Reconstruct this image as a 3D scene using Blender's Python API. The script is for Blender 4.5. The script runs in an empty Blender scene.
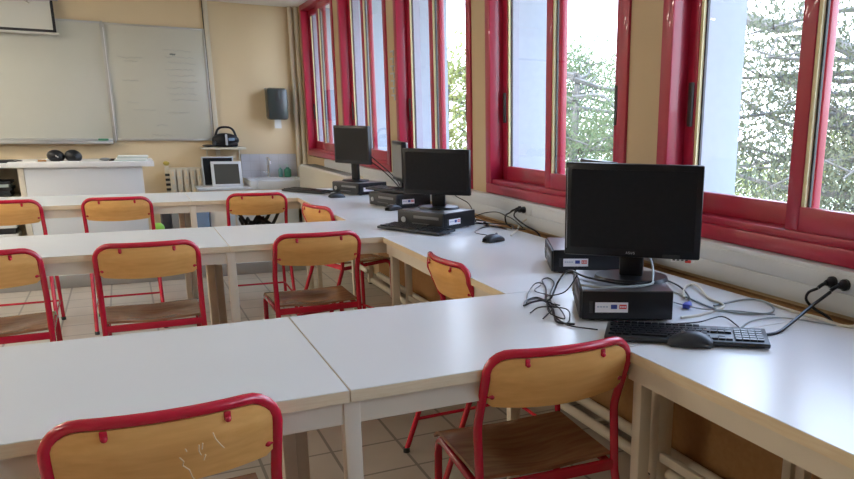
import bpy, bmesh, math, random
from mathutils import Vector, Matrix
random.seed(7)
sc = bpy.context.scene
COL = sc.collection
T = .78

# ------------------------------------------------------------------ materials
def mat(name, col, rough=.5, metal=0, noise=None, bump=0, spec=None, coat=0, emis=None):
    m = bpy.data.materials.new(name); m.use_nodes = True
    nt = m.node_tree; b = nt.nodes['Principled BSDF']
    b.inputs['Base Color'].default_value = (*col, 1)
    b.inputs['Roughness'].default_value = rough
    b.inputs['Metallic'].default_value = metal
    if spec is not None: b.inputs['Specular IOR Level'].default_value = spec
    if coat: b.inputs['Coat Weight'].default_value = coat
    if emis:
        b.inputs['Emission Color'].default_value = (*emis[0], 1); b.inputs['Emission Strength'].default_value = emis[1]
    if noise:
        scale, col2, stretch = noise
        tc = nt.nodes.new('ShaderNodeTexCoord'); mp = nt.nodes.new('ShaderNodeMapping'); mp.inputs['Scale'].default_value = stretch
        n = nt.nodes.new('ShaderNodeTexNoise'); n.inputs['Scale'].default_value = scale; n.inputs['Detail'].default_value = 5
        r = nt.nodes.new('ShaderNodeValToRGB'); r.color_ramp.elements[0].position = .32; r.color_ramp.elements[1].position = .68
        r.color_ramp.elements[0].color = (*col, 1); r.color_ramp.elements[1].color = (*col2, 1)
        nt.links.new(tc.outputs['Object'], mp.inputs[0]); nt.links.new(mp.outputs[0], n.inputs[0])
        nt.links.new(n.outputs[0], r.inputs[0]); nt.links.new(r.outputs[0], b.inputs['Base Color'])
        if bump:
            bp = nt.nodes.new('ShaderNodeBump'); bp.inputs['Strength'].default_value = bump; bp.inputs['Distance'].default_value = .01
            nt.links.new(n.outputs[0], bp.inputs['Height']); nt.links.new(bp.outputs[0], b.inputs['Normal'])
    return m
ONE = (1, 1, 1)
M = {}
M['ochre'] = mat('ochre_paint_shaded', (.56, .41, .24), .7, noise=(2.5, (.59, .43, .255), ONE))  # same ochre as the front wall, backlit shade of the piers put into the colour
M['ochre_lit'] = mat('ochre_paint_lit', (.72, .58, .37), .7, noise=(2.5, (.75, .605, .39), ONE))  # lighter copy of the ochre, the front wall's brightness put into its colour
M['ceiling'] = mat('ceiling_paint', (.78, .76, .70), .8, noise=(120, (.70, .68, .62), ONE))
M['outside'] = mat('pale_render', (.33, .36, .41), .8, noise=(30, (.31, .34, .39), ONE))
M['white'] = mat('white_laminate', (.745, .75, .755), .27, noise=(3, (.73, .737, .742), ONE))
M['edge'] = mat('birch_edge', (.74, .59, .39), .5, noise=(20, (.80, .67, .47), (1, 1, 12)))
M['cream'] = mat('cream_paint', (.72, .64, .52), .4, noise=(6, (.69, .61, .49), ONE))
M['creammetal'] = mat('cream_enamel', (.66, .60, .48), .4)
M['red'] = mat('red_tube_enamel', (.56, .010, .038), .25, coat=.4)
M['redframe'] = mat('red_window_enamel', (.42, .014, .048), .36, coat=.3)
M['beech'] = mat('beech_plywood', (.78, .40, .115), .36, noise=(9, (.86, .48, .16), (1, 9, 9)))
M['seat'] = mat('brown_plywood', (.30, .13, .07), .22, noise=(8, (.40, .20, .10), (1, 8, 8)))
M['chip'] = mat('scratched_wood', (.80, .62, .40), .7)
M['black'] = mat('black_plastic', (.009, .010, .013), .33, spec=.35)
M['blackm'] = mat('black_matte', (.016, .017, .02), .55)
M['palescreen'] = mat('painted_reflection_screen', (.34, .34, .33), .2)  # reflection on the edge-on screen painted in as a pale base colour
M['screen'] = mat('black_screen', (.009, .011, .015), .42, noise=(60, (.012, .014, .018), ONE), spec=.22)
M['greyscreen'] = mat('grey_screen', (.07, .07, .06), .25)
M['darkgrey'] = mat('dark_grey_plastic', (.022, .025, .030), .42)
M['midgrey'] = mat('mid_grey_plastic', (.20, .21, .22), .45)
M['silver'] = mat('silver_plastic', (.45, .47, .50), .35)
M['lid'] = mat('pale_metal_lid', (.13, .13, .135), .3, metal=.5)
M['trunk'] = mat('white_pvc', (.66, .68, .70), .35)
M['whiteboard'] = mat('whiteboard_enamel', (.54, .53, .45), .25, noise=(2, (.57, .56, .48), ONE))
M['alu'] = mat('aluminium', (.55, .55, .53), .35, metal=.7)
M['screenw'] = mat('projection_cloth', (.60, .60, .55), .8)
M['ink'] = mat('faint_marker', (.43, .43, .39), .5)
M['ink2'] = mat('grey_marker', (.22, .23, .22), .5)
M['tile'] = None
M['sticker'] = mat('white_sticker', (.85, .85, .88), .5)
M['stblue'] = mat('blue_print', (.03, .06, .30), .5)
M['stred'] = mat('red_print', (.70, .06, .05), .5)
M['stgrey'] = mat('grey_print', (.45, .50, .62), .5)
M['greycable'] = mat('grey_cable_sheath', (.32, .36, .36), .5)
M['creamcable'] = mat('cream_cable_sheath', (.66, .62, .52), .5)
M['blueplug'] = mat('blue_connector', (.06, .08, .45), .4)
M['green'] = mat('green_soap', (.05, .22, .13), .3)
M['teal'] = mat('teal_bottle', (.12, .30, .26), .3)
M['chrome'] = mat('chrome', (.8, .8, .8), .12, metal=1)
M['paper'] = mat('paper', (.74, .76, .74), .8)
M['paperg'] = mat('green_grey_paper', (.50, .58, .55), .8)
M['smoke'] = mat('smoked_plastic', (.04, .05, .048), .22)
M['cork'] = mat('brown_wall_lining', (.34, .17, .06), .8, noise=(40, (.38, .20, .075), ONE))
M['strip'] = mat('pale_yellow_seal', (.85, .75, .42), .5)
M['dkseal'] = mat('dark_rubber', (.05, .05, .05), .6)
M['step'] = mat('grey_lino', (.36, .35, .33), .6)
M['yellow'] = mat('yellow_plastic', (.55, .42, .08), .5)
M['lime'] = mat('lime_ball', (.25, .55, .06), .5)
M['orange'] = mat('orange_plastic', (.80, .22, .03), .5)
M['bluebox'] = mat('blue_card', (.16, .24, .36), .6)
M['bark'] = mat('pine_bark', (.085, .08, .072), .9, noise=(8, (.13, .12, .11), (1, 1, .3)))
M['leafa'] = mat('pine_needles', (.07, .08, .05), .7, noise=(1.2, (.14, .145, .085), ONE))
M['leafb'] = mat('yellow_green_leaves', (.14, .16, .045), .7, noise=(1.2, (.26, .26, .085), ONE))
M['leafc'] = mat('mid_green_leaves', (.08, .12, .055), .7, noise=(1.2, (.16, .19, .09), ONE))
M['ground'] = mat('dry_ground', (.36, .34, .27), .9, noise=(.6, (.22, .25, .14), ONE))
M['lamp'] = mat('fill_lamp_diffuser', (.9, .9, .85), .5, emis=((1, .94, .82), 14.5))  # glow of the added, unseen fill lamps

def translucent_leaf(m):
    nt = m.node_tree; b = nt.nodes['Principled BSDF']; out = [n for n in nt.nodes if n.type == 'OUTPUT_MATERIAL'][0]
    tr = nt.nodes.new('ShaderNodeBsdfTranslucent'); mx = nt.nodes.new('ShaderNodeMixShader'); mx.inputs[0].default_value = .45
    src = b.inputs['Base Color'].links[0].from_socket
    nt.links.new(src, tr.inputs[0]); nt.links.new(b.outputs[0], mx.inputs[1]); nt.links.new(tr.outputs[0], mx.inputs[2]); nt.links.new(mx.outputs[0], out.inputs[0])
for k in ('leafa', 'leafb', 'leafc'): translucent_leaf(M[k])

def glass_mat():
    m = bpy.data.materials.new('window_glass'); m.use_nodes = True; nt = m.node_tree; nt.nodes.clear()
    out = nt.nodes.new('ShaderNodeOutputMaterial'); t = nt.nodes.new('ShaderNodeBsdfTransparent'); t.inputs[0].default_value = (.96, .97, .98, 1)
    g = nt.nodes.new('ShaderNodeBsdfGlossy'); g.inputs['Roughness'].default_value = .02
    fr = nt.nodes.new('ShaderNodeFresnel'); fr.inputs[0].default_value = 1.45; mx = nt.nodes.new('ShaderNodeMixShader')
    ge = nt.nodes.new('ShaderNodeNewGeometry'); ml = nt.nodes.new('ShaderNodeMath'); ml.operation = 'SUBTRACT'; ml.use_clamp = True
    nt.links.new(fr.outputs[0], ml.inputs[0]); nt.links.new(ge.outputs['Backfacing'], ml.inputs[1]); nt.links.new(ml.outputs[0], mx.inputs[0]); nt.links.new(t.outputs[0], mx.inputs[1]); nt.links.new(g.outputs[0], mx.inputs[2]); nt.links.new(mx.outputs[0], out.inputs[0])
    return m
M['glass'] = glass_mat()

def tiled(name, c1, c2, mortar, size, msize, rough, off=0.0):
    m = bpy.data.materials.new(name); m.use_nodes = True; nt = m.node_tree; b = nt.nodes['Principled BSDF']
    tc = nt.nodes.new('ShaderNodeTexCoord'); mp = nt.nodes.new('ShaderNodeMapping'); mp.inputs['Location'].default_value = (off, .039, 0)
    br = nt.nodes.new('ShaderNodeTexBrick'); br.offset = 0; br.squash = 1
    for i, v in ((1, (*c1, 1)), (2, (*c2, 1)), (3, (*mortar, 1))): br.inputs[i].default_value = v
    br.inputs['Scale'].default_value = 1; br.inputs['Mortar Size'].default_value = msize; br.inputs['Mortar Smooth'].default_value = .1
    br.inputs['Brick Width'].default_value = size; br.inputs['Row Height'].default_value = size
    nt.links.new(tc.outputs['Object'], mp.inputs[0]); nt.links.new(mp.outputs[0], br.inputs[0])
    n = nt.nodes.new('ShaderNodeTexNoise'); n.inputs['Scale'].default_value = 5
    nt.links.new(tc.outputs['Object'], n.inputs[0])
    mx = nt.nodes.new('ShaderNodeMixRGB'); mx.blend_type = 'MULTIPLY'; mx.inputs[0].default_value = .25
    nt.links.new(br.outputs[0], mx.inputs[1]); nt.links.new(n.outputs[0], mx.inputs[2]); nt.links.new(mx.outputs[0], b.inputs['Base Color'])
    b.inputs['Roughness'].default_value = rough
    return m, mp
M['floor'], _ = tiled('beige_floor_tiles', (.50, .43, .36), (.47, .405, .34), (.20, .17, .14), .267, .006, .33, .1955)
M['tile'], _mp = tiled('white_wall_tiles', (.70, .70, .74), (.68, .69, .73), (.62, .62, .65), .10, .003, .2)
_mp.inputs['Rotation'].default_value = (math.radians(90), 0, 0)

# ------------------------------------------------------------------ geometry helpers
class MB:
    def __init__(s): s.bm = bmesh.new(); s.mats = []
    def _mi(s, m):
        if m not in s.mats: s.mats.append(m)
        return s.mats.index(m)
    def box(s, x0, x1, y0, y1, z0, z1, m, bev=0, mtx=None):
        r = bmesh.ops.create_cube(s.bm, size=1); vs = r['verts']
        for v in vs:
            v.co = Vector(((x0 + x1) / 2 + v.co.x * (x1 - x0), (y0 + y1) / 2 + v.co.y * (y1 - y0), (z0 + z1) / 2 + v.co.z * (z1 - z0)))
        fs = set(f for v in vs for f in v.link_faces)
        mi = s._mi(m)
        for f in fs: f.material_index = mi
        if bev:
            es = list(set(e for f in fs for e in f.edges))
            rb = bmesh.ops.bevel(s.bm, geom=es, offset=bev, segments=2, affect='EDGES', profile=.5)
            vs = list(set(v for f in rb['faces'] for v in f.verts) | set(v for v in vs if v.is_valid))
            for f in rb['faces']: f.material_index = mi
        if mtx is not None:
            for v in vs:
                if v.is_valid: v.co = mtx @ v.co
        return s
    def tube(s, pts, r, m, n=10, cap=True, closed=False, flat=1.0):
        pts = [Vector(p) for p in pts]; mi = s._mi(m); L = len(pts)
        rs = r if isinstance(r, (list, tuple)) else [r] * L
        rings = []; up = None
        for i, p in enumerate(pts):
            a = pts[i - 1] if (i > 0 or closed) else p; b = pts[(i + 1) % L] if (i < L - 1 or closed) else p
            t = (b - a).normalized()
            if up is None:
                up = Vector((0, 0, 1)) if abs(t.z) < .9 else Vector((1, 0, 0))
            u = (up - t * up.dot(t)).normalized(); w = t.cross(u); up = u
            rings.append([s.bm.verts.new(p + (u * math.cos(k * 2 * math.pi / n) * flat + w * math.sin(k * 2 * math.pi / n)) * rs[i]) for k in range(n)])
        fs = []
        for i in range(L if closed else L - 1):
            A, B = rings[i], rings[(i + 1) % L]
            for k in range(n): fs.append(s.bm.faces.new((A[k], A[(k + 1) % n], B[(k + 1) % n], B[k])))
        if cap and not closed:
            fs.append(s.bm.faces.new(rings[0][::-1])); fs.append(s.bm.faces.new(rings[-1]))
        for f in fs: f.material_index = mi; f.smooth = True
        return s
    def grid(s, fn, nu, nv, m, thick=0, thickdir=None):
        """surface fn(u,v)->Vector; solid if thick"""
        mi = s._mi(m)
        def lay(d): return [[s.bm.verts.new(fn(i / nu, j / nv) + d) for j in range(nv + 1)] for i in range(nu + 1)]
        A = lay(Vector((0, 0, 0))); fs = []
        for i in range(nu):
            for j in range(nv): fs.append(s.bm.faces.new((A[i][j], A[i + 1][j], A[i + 1][j + 1], A[i][j + 1])))
        if thick:
            B = lay(Vector(thickdir) * thick)
            for i in range(nu):
                for j in range(nv): fs.append(s.bm.faces.new((B[i][j], B[i][j + 1], B[i + 1][j + 1], B[i + 1][j])))
            for i in range(nu):
                fs.append(s.bm.faces.new((A[i][0], B[i][0], B[i + 1][0], A[i + 1][0]))); fs.append(s.bm.faces.new((A[i][nv], A[i + 1][nv], B[i + 1][nv], B[i][nv])))
            for j in range(nv):
                fs.append(s.bm.faces.new((A[0][j], A[0][j + 1], B[0][j + 1], B[0][j]))); fs.append(s.bm.faces.new((A[nu][j], B[nu][j], B[nu][j + 1], A[nu][j + 1])))
        for f in fs: f.material_index = mi; f.smooth = True
        return s
    def sphere(s, c, r, m, seg=16, mtx=None):
        res = bmesh.ops.create_uvsphere(s.bm, u_segments=seg, v_segments=seg // 2 + 2, radius=1)
        mi = s._mi(m)
        for v in res['verts']: v.co = Vector((c[0] + v.co.x * r[0], c[1] + v.co.y * r[1], c[2] + v.co.z * r[2]))
        for f in set(f for v in res['verts'] for f in v.link_faces): f.material_index = mi; f.smooth = True
        if mtx is not None:
            for v in res['verts']: v.co = mtx @ v.co
        return s
    def cyl(s, c, r, h, m, n=24, axis='z', r2=None):
        a = {'z': Vector((0, 0, 1)), 'x': Vector((1, 0, 0)), 'y': Vector((0, 1, 0))}[axis]
        c = Vector(c); return s.tube([c, c + a * h], [r, r if r2 is None else r2], m, n)
    def build(s, name, parent=None, smooth_angle=True):
        me = bpy.data.meshes.new(name); bmesh.ops.recalc_face_normals(s.bm, faces=s.bm.faces); s.bm.to_mesh(me); s.bm.free()
        for m in s.mats: me.materials.append(m)
        if smooth_angle:
            try: me.set_sharp_from_angle(angle=math.radians(40))
            except Exception: pass
        o = bpy.data.objects.new(name, me); COL.objects.link(o)
        if parent is not None: o.parent = parent
        return o
def rnd(pts, r=.04, seg=5):
    """round the inner corners of a polyline"""
    pts = [Vector(p) for p in pts]; out = [pts[0]]
    for i in range(1, len(pts) - 1):
        a, b, c = pts[i - 1], pts[i], pts[i + 1]; d1 = (a - b); d2 = (c - b); q = min(r, d1.length * .49, d2.length * .49)
        p1 = b + d1.normalized() * q; p2 = b + d2.normalized() * q
        for k in range(seg + 1):
            t = k / seg; out.append((1 - t) ** 2 * p1 + 2 * t * (1 - t) * b + t * t * p2)
    out.append(pts[-1]); return out
def spline(pts, n=6):
    pts = [Vector(p) for p in pts]; P = [pts[0] * 2 - pts[1]] + pts + [pts[-1] * 2 - pts[-2]]; out = []
    for i in range(1, len(P) - 2):
        for k in range(n):
            t = k / n; a, b, c, d = P[i - 1], P[i], P[i + 1], P[i + 2]
            out.append(.5 * ((2 * b) + (c - a) * t + (2 * a - 5 * b + 4 * c - d) * t * t + (3 * b - a - 3 * c + d) * t ** 3))
    out.append(pts[-1]); return out
def tag(o, label, cat, group=None, kind=None):
    o['label'] = label; o['category'] = cat
    if group: o['group'] = group
    if kind: o['kind'] = kind
    return o
def thing(name, label, cat, loc=(0, 0, 0), rz=0, group=None):
    o = bpy.data.objects.new(name, None); COL.objects.link(o); o.location = loc; o.rotation_euler = (0, 0, rz); o.empty_display_size = .1
    return tag(o, label, cat, group)
def struct(o, label=None, cat=None):
    o['kind'] = 'structure'
    if label: o['label'] = label; o['category'] = cat or 'wall'
    return o
def dup(root, loc, rz, label):
    r = root.copy(); COL.objects.link(r); r.location = loc; r.rotation_euler = (0, 0, rz); r['label'] = label
    for ch in list(root.children):
        c = ch.copy(); COL.objects.link(c); c.parent = r
        for g in list(ch.children):
            d = g.copy(); COL.objects.link(d); d.parent = c
    return r

# ------------------------------------------------------------------ room shell
XL, XW, YB, YF, CZ = -5.2, 1.80, -3.2, 9.05, 2.47
XO = 2.20
b = MB(); b.box(XL - .2, XO, YB - .2, YF + .2, -.25, 0, M['floor']); struct(b.build('floor'), 'beige square floor tiles with dark joints', 'floor')
b = MB(); b.box(XL - .2, XO + .35, YB - .2, YF + .2, CZ, CZ + .3, M['ceiling']); struct(b.build('ceiling'), 'off-white ceiling above the front wall', 'ceiling')
b = MB(); b.box(XL - .2, XO, YF, YF + .2, 0, CZ, M['ochre_lit']); struct(b.build('wall_front'), 'ochre front wall with a lit tone in its paint, carrying the whiteboard', 'wall')
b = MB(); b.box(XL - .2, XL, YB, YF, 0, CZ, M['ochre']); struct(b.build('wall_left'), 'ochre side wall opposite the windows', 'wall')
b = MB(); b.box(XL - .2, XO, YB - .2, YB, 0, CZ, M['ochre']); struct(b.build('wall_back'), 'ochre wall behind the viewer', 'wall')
# window wall: a solid apron, piers between the openings, inside ochre and outside white
WIN = [(7.43, 8.84), (5.82, 7.23), (4.22, 5.62), (2.62, 4.01), (1.01, 2.40), (-.60, .79), (-2.21, -.82)]
b = MB()
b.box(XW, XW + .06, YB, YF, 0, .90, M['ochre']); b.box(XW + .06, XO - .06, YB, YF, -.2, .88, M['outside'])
edges = [YF] + [v for w in WIN for v in (w[1], w[0])] + [YB]
for i in range(0, len(edges), 2):
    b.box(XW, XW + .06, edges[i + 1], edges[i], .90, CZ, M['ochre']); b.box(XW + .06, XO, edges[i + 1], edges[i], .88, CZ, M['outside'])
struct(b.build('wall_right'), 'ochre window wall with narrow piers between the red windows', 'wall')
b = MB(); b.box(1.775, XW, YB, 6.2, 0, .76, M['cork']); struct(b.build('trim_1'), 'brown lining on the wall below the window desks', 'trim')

# windows: red sliding frames
nice = ['far window nearest the front wall', 'second window from the front wall', 'window behind the rear monitors', 'window left of the near monitor', 'near window at the right', 'window beside the viewer', 'rear window behind the viewer']
for i, (y0, y1) in enumerate(WIN):
    w = thing('window_%d' % (i + 1), 'red framed sliding window, ' + nice[i], 'window'); w['kind'] = 'structure'
    f = MB(); x0, x1 = XW - .012, XW + .105
    F = .065
    f.box(x0, x1, y1 - F, y1, .965, CZ, M['redframe'], .004); f.box(x0, x1, y0, y0 + F, .965, CZ, M['redframe'], .004)
    f.box(x0, x1, y0 + F, y1 - F, CZ - .055, CZ, M['redframe'], .004)
    f.box(x0, x1, y0, y1, .912, .965, M['redframe'], .006)
    f.box(x0 + .012, x1, y0 + F, y1 - F, .965, .99, M['redframe'], .003)
    f.build('window_frame', w)
    mid = (y0 + y1) / 2
    for k, (a, c, sx) in enumerate(((mid - .03, y1 - F, XW + .066), (y0 + F, mid + .03, XW + .012))):
        s_ = MB(); st = .055; zb, zt = .99, CZ - .055; sx1 = sx + .03
        s_.box(sx, sx1, c - st, c, zb, zt, M['redframe'], .003); s_.box(sx, sx1, a, a + st, zb, zt, M['redframe'], .003)
        s_.box(sx, sx1, a + st, c - st, zb, zb + .075, M['redframe'], .003); s_.box(sx, sx1, a + st, c - st, zt - .055, zt, M['redframe'], .003)
        so = s_.build('sash', w)
        g = MB(); g.box(sx + .012, sx + .018, a + st, c - st, zb + .075, zt - .055, M['glass']); g.build('pane', so)
        q = MB(); q.box(sx + .006, sx + .026, c - st - .014, c - st, zb + .075, zt - .055, M['strip'])
        q.box(sx + .018, sx + .027, c - st - .022, c - st - .014, zb + .075, zt - .055, M['dkseal'])
        q.build('glazing_seal', so)['label'] = 'pale yellow glazing seal'
    h = MB(); h.box(XW + .055, XW + .068, y1 - .113, y1 - .088, 1.30, 1.46, M['dkseal'], .004); h.box(XW, XW + .014, y0 + .085, y0 + .105, 1.30, 1.46, M['dkseal'], .004)
    h.build('handle', w)['label'] = 'dark recessed pull'
    s_ = MB(); s_.box(XW + .105, XO + .03, y0, y1, .88, .93, M['outside'], .004); s_.build('window_sill', w)

# ------------------------------------------------------------------ tables
def make_table(L, D, stretch=False):
    b = MB(); t = .026
    b.box(0, L, 0, D, T - t, T - .0015, M['edge']); b.box(.001, L - .001, .001, D - .001, T - .0015, T, M['white'])
    parts = [('tabletop', b)]
    fr = MB(); a0, a1 = T - t - .05, T - t
    ins = .012
    fr.box(ins, L - ins, ins, ins + .02, a0, a1, M['cream']); fr.box(ins, L - ins, D - ins - .02, D - ins, a0, a1, M['cream'])
    fr.box(ins, ins + .02, ins + .02, D - ins - .02, a0, a1, M['cream']); fr.box(L - ins - .02, L - ins, ins + .02, D - ins - .02, a0, a1, M['cream'])
    parts.append(('apron', fr))
    return parts
def table(name, label, loc, L, D, rz=0, legs=None, stretcher=None, group='long white classroom tables'):
    o = thing(name, label, 'table', loc, rz, group)
    for n, bm_ in make_table(L, D): bm_.build(n, o)
    w = .034
    for (lx, ly) in (legs or [(.008, .008), (L - .008 - w, .008), (.008, D - .008 - w), (L - .008 - w, D - .008 - w)]):
        k = MB(); k.box(lx, lx + w, ly, ly + w, 0.008, T - .027, M['cream'], .003); k.box(lx + .002, lx + w - .002, ly + .002, ly + w - .002, 0, .008, M['blackm'])
        k.build('leg', o)
    if stretcher:
        k = MB(); k.box(*stretcher, M['cream'], .003); k.build('stretcher', o)['label'] = 'low cream rail'
    return o
ROW = [(1.45, 'nearest row'), (3.425, 'middle row'), (5.40, 'far row')]
names_r = {1.45: 'wide white table of the nearest row carrying the near computer', 3.425: 'white table of the middle row, right of the seam', 5.40: 'white table of the far row, right of the seam, in front of the sink'}
names_l = {1.45: 'white table at lower left behind the scratched chair', 3.425: 'white table of the middle row, left of the seam', 5.40: "white table of the far row in front of the teacher's desk"}
D = .655
for y, nm in ROW:
    table('classroom_table', names_r[y], (.347, y, 0), 1.333, D, legs=[(-.014, .008), (1.289, .008), (-.014, D - .042), (1.289, D - .042)])
    table('classroom_table', names_l[y], (.345 - 1.32, y, 0), 1.32, D, legs=[(.008, .008), (1.268, .570), (.008, D - .044), (1.268, D - .044)])
Lw = 1.316
def wdesk(y0, label):
    # runs along the windows: local x is along world Y
    o = table('window_desk', label, (1.68, y0, 0), Lw, .675, math.pi / 2, group='white desks along the windows', legs=[(.012, .02), (Lw - .05, .02), (.012, .675 - .058), (Lw - .05, .675 - .058)])
    k = MB(); k.box(Lw - .034, Lw - .006, .552, .580, 0, T - .027, M['cream'], .003); k.build('post', o)
    k = MB(); k.box(.02, Lw - .036, .562, .576, .475, .50, M['cream'], .003); k.build('stretcher', o)
    return o
wdesk(.132, 'white window desk running out of the photo at lower right')
wdesk(2.106, 'white window desk between the near computer and the middle row')
wdesk(4.082, 'white window desk between the middle and far rows, under the rear monitors')

# ------------------------------------------------------------------ chairs
HW = .182
def by(x): return -.036 * (1 - (x / HW) ** 2)           # backward bow of the back
def make_chair(label):
    o = thing('school_chair', label, 'chair', group='red tube school chairs with plywood backs')
    tr = .0108
    # back frame : inverted U from the seat rail, leaning, with a bow across the top
    left = [(-HW, -.150, .475), (-HW, -.150, .50), (-HW, -.138, .60), (-HW, -.178, .74)]
    arc = []
    R = .056; yt = -.194; ZC = .815 - .056
    for k in range(0, 7):
        a = math.pi / 2 * k / 6; x = -HW + R - R * math.cos(a); z = ZC + (R - tr + .011) * math.sin(a)
        arc.append((x, yt + by(x) * (k / 6), z))
    for k in range(1, 8):
        x = -HW + R + (2 * (HW - R)) * k / 8; arc.append((x, yt + by(x), .815))
    for k in range(6, -1, -1):
        a = math.pi / 2 * k / 6; x = HW - R + R * math.cos(a); z = ZC + (R - tr + .011) * math.sin(a); arc.append((x, yt + by(x) * (k / 6), z))
    leftp = rnd([(-HW, -.150, .475), (-HW, -.142, .58), (-HW, -.138, .625), (-HW, yt, ZC)], .03)
    rightp = [Vector((-p.x, p.y, p.z)) for p in leftp][::-1]
    b = MB(); b.tube(leftp[:-1] + [Vector(p) for p in arc] + rightp[1:], tr, M['red'], 12); b.build('back_frame', o)
    # rear legs
    for s in (-1, 1):
        b = MB(); b.tube(rnd([(s * HW, -.150, .475), (s * HW, -.152, .45), (s * (HW + .006), -.31, .012)], .04), tr, M['red'], 12)
        lg = b.build('leg', o); b = MB(); b.cyl((s * (HW + .006), -.3105, 0), .0135, .02, M['blackm'], 12); b.build('foot_cap', lg)['label'] = 'black foot cap'
        b = MB(); b.tube(rnd([(s * (HW + .004), .180, .012), (s * (HW - .002), .173, .482), (s * (HW - .006), -.148, .460)], .05, 7), tr, M['red'], 12)
        lg = b.build('leg', o); b = MB(); b.cyl((s * (HW + .004), .180, 0), .0135, .02, M['blackm'], 12); b.build('foot_cap', lg)['label'] = 'black foot cap'
        b = MB(); b.tube([(s * (HW + .003), -.262, .135), (s * HW, .178, .135)], .007, M['red'], 8); b.build('stretcher', o)
    b = MB(); b.tube([(-HW, .179, .13), (HW, .179, .13)], .007, M['red'], 8); b.build('stretcher', o)
    b = MB(); b.box(-HW, HW, -.158, -.142, .454, .482, M['red'], .004); b.build('seat_rail', o)
    # seat : hollowed plywood with rolled front edge
    def seat(u, v):
        x = (u - .5) * .366; y = -.138 + v * .342
        z = .494 - .024 * math.exp(-((x / .115) ** 2 + ((y + .01) / .11) ** 2)) + .004 * abs(u - .5) * 2
        if v > .85: z -= .05 * ((v - .85) / .15) ** 2 * .5
        x *= 1 - .04 * (1 - v)
        return Vector((x, y, z))
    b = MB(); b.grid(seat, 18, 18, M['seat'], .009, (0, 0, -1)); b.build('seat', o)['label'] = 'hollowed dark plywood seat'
    # backrest
    def back(u, v):
        x = (u - .5) * 2 * (HW - .009)
        e = abs(u - .5) * 2
        ax = max(0, abs(x) - (HW - R)); zt = ZC + math.sqrt(max(0, R * R - ax * ax)) - .011; zb = .676 + .010 * e ** 2 + .010 * max(0, (e - .93) / .07) ** 2
        z = zt + (zb - zt) * v
        yy = (yt if z > ZC else yt + (ZC - z) / (ZC - .6) * .06)
        return Vector((x, yy + by(x) * (1.05) + .004, z))
    b = MB(); b.grid(back, 28, 8, M['beech'], .008, (0, -1, 0)); br = b.build('backrest', o); br['label'] = 'orange beech plywood backrest'
    for x in (-.095, .095):
        b = MB(); b.box(x - .006, x + .006, yt + by(x) - .0085, yt + by(x) - .004, .787, .804, M['red'], .002); b.sphere((x, yt + by(x) - .010, .790), (.0055, .004, .0055), M['red'], 10); b.build('backrest_bracket', o)
    for s in (-1, 1):
        b = MB()
        b.tube([(s * (HW - .002), -.170, .712), (s * (HW - .016), -.187, .712)], .004, M['red'], 8); b.sphere((s * (HW - .018), -.187, .712), (.006, .005, .006), M['red'], 10); b.build('backrest_bracket', o)
    return o
c0 = make_chair('red framed chair at the near right, pushed up to the near computer table')
PI = math.pi
def setc(o, x, y, rz): o.location = (x, y, 0); o.rotation_euler = (0, 0, rz)
setc(c0, .832, 1.628, math.radians(-3))
S_ = [(.012, 1.600, 1, 'red framed chair at lower left with white scratches on its backrest'),
      (.040, 3.595, 0, 'red framed chair at the middle row table, fully in view left of the seam'),
      (.702, 3.595, 1, 'red framed chair at the middle row table, right of the seam'),
      (-.505, 3.595, 1, 'red framed chair at the middle row table, cut off by the left edge'),
      (-.066, 5.57, -1, "red framed chair at the far row table in front of the teacher's desk"),
      (.745, 5.57, -2, 'red framed chair at the far row table with black straps on its seat'),
      (-.645, 5.58, 0, 'red framed chair at the far row table, cut off by the left edge')]
chs = []
for x, y, a, lb in S_: chs.append(dup(c0, (x, y, 0), math.radians(a), lb))
chs.append(dup(c0, (1.190, 2.585, 0), math.radians(-88), 'red framed chair pushed under the window desk behind the near table'))
chs.append(dup(c0, (1.135, 4.57, 0), math.radians(-76), 'red framed chair turned to the window desk below the rear monitors'))
# scratches in the near-left chair's backrest
b = MB(); 
def scratch(pts):
    P3 = []
    for x, z in pts: zz_ = z + .016; P3.append((x, -.2045 + by(x) * 1.05 + max(0, (.749 - zz_) / .149 * .06), zz_))
    b.tube(P3, .0011, M['chip'], 5)
scratch([(.012, .722), (.018, .712), (.016, .703), (.026, .69), (.030, .672), (.034, .662)])
scratch([(.068, .757), (.071, .745), (.078, .732), (.084, .722)])
scratch([(.044, .74), (.043, .728), (.046, .718)]); scratch([(.050, .742), (.048, .730)]); scratch([(.053, .717), (.050, .705)]); scratch([(.022, .738), (.024, .732)])
b.build('scratch', chs[0])['label'] = 'pale scratches in the plywood'

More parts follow.
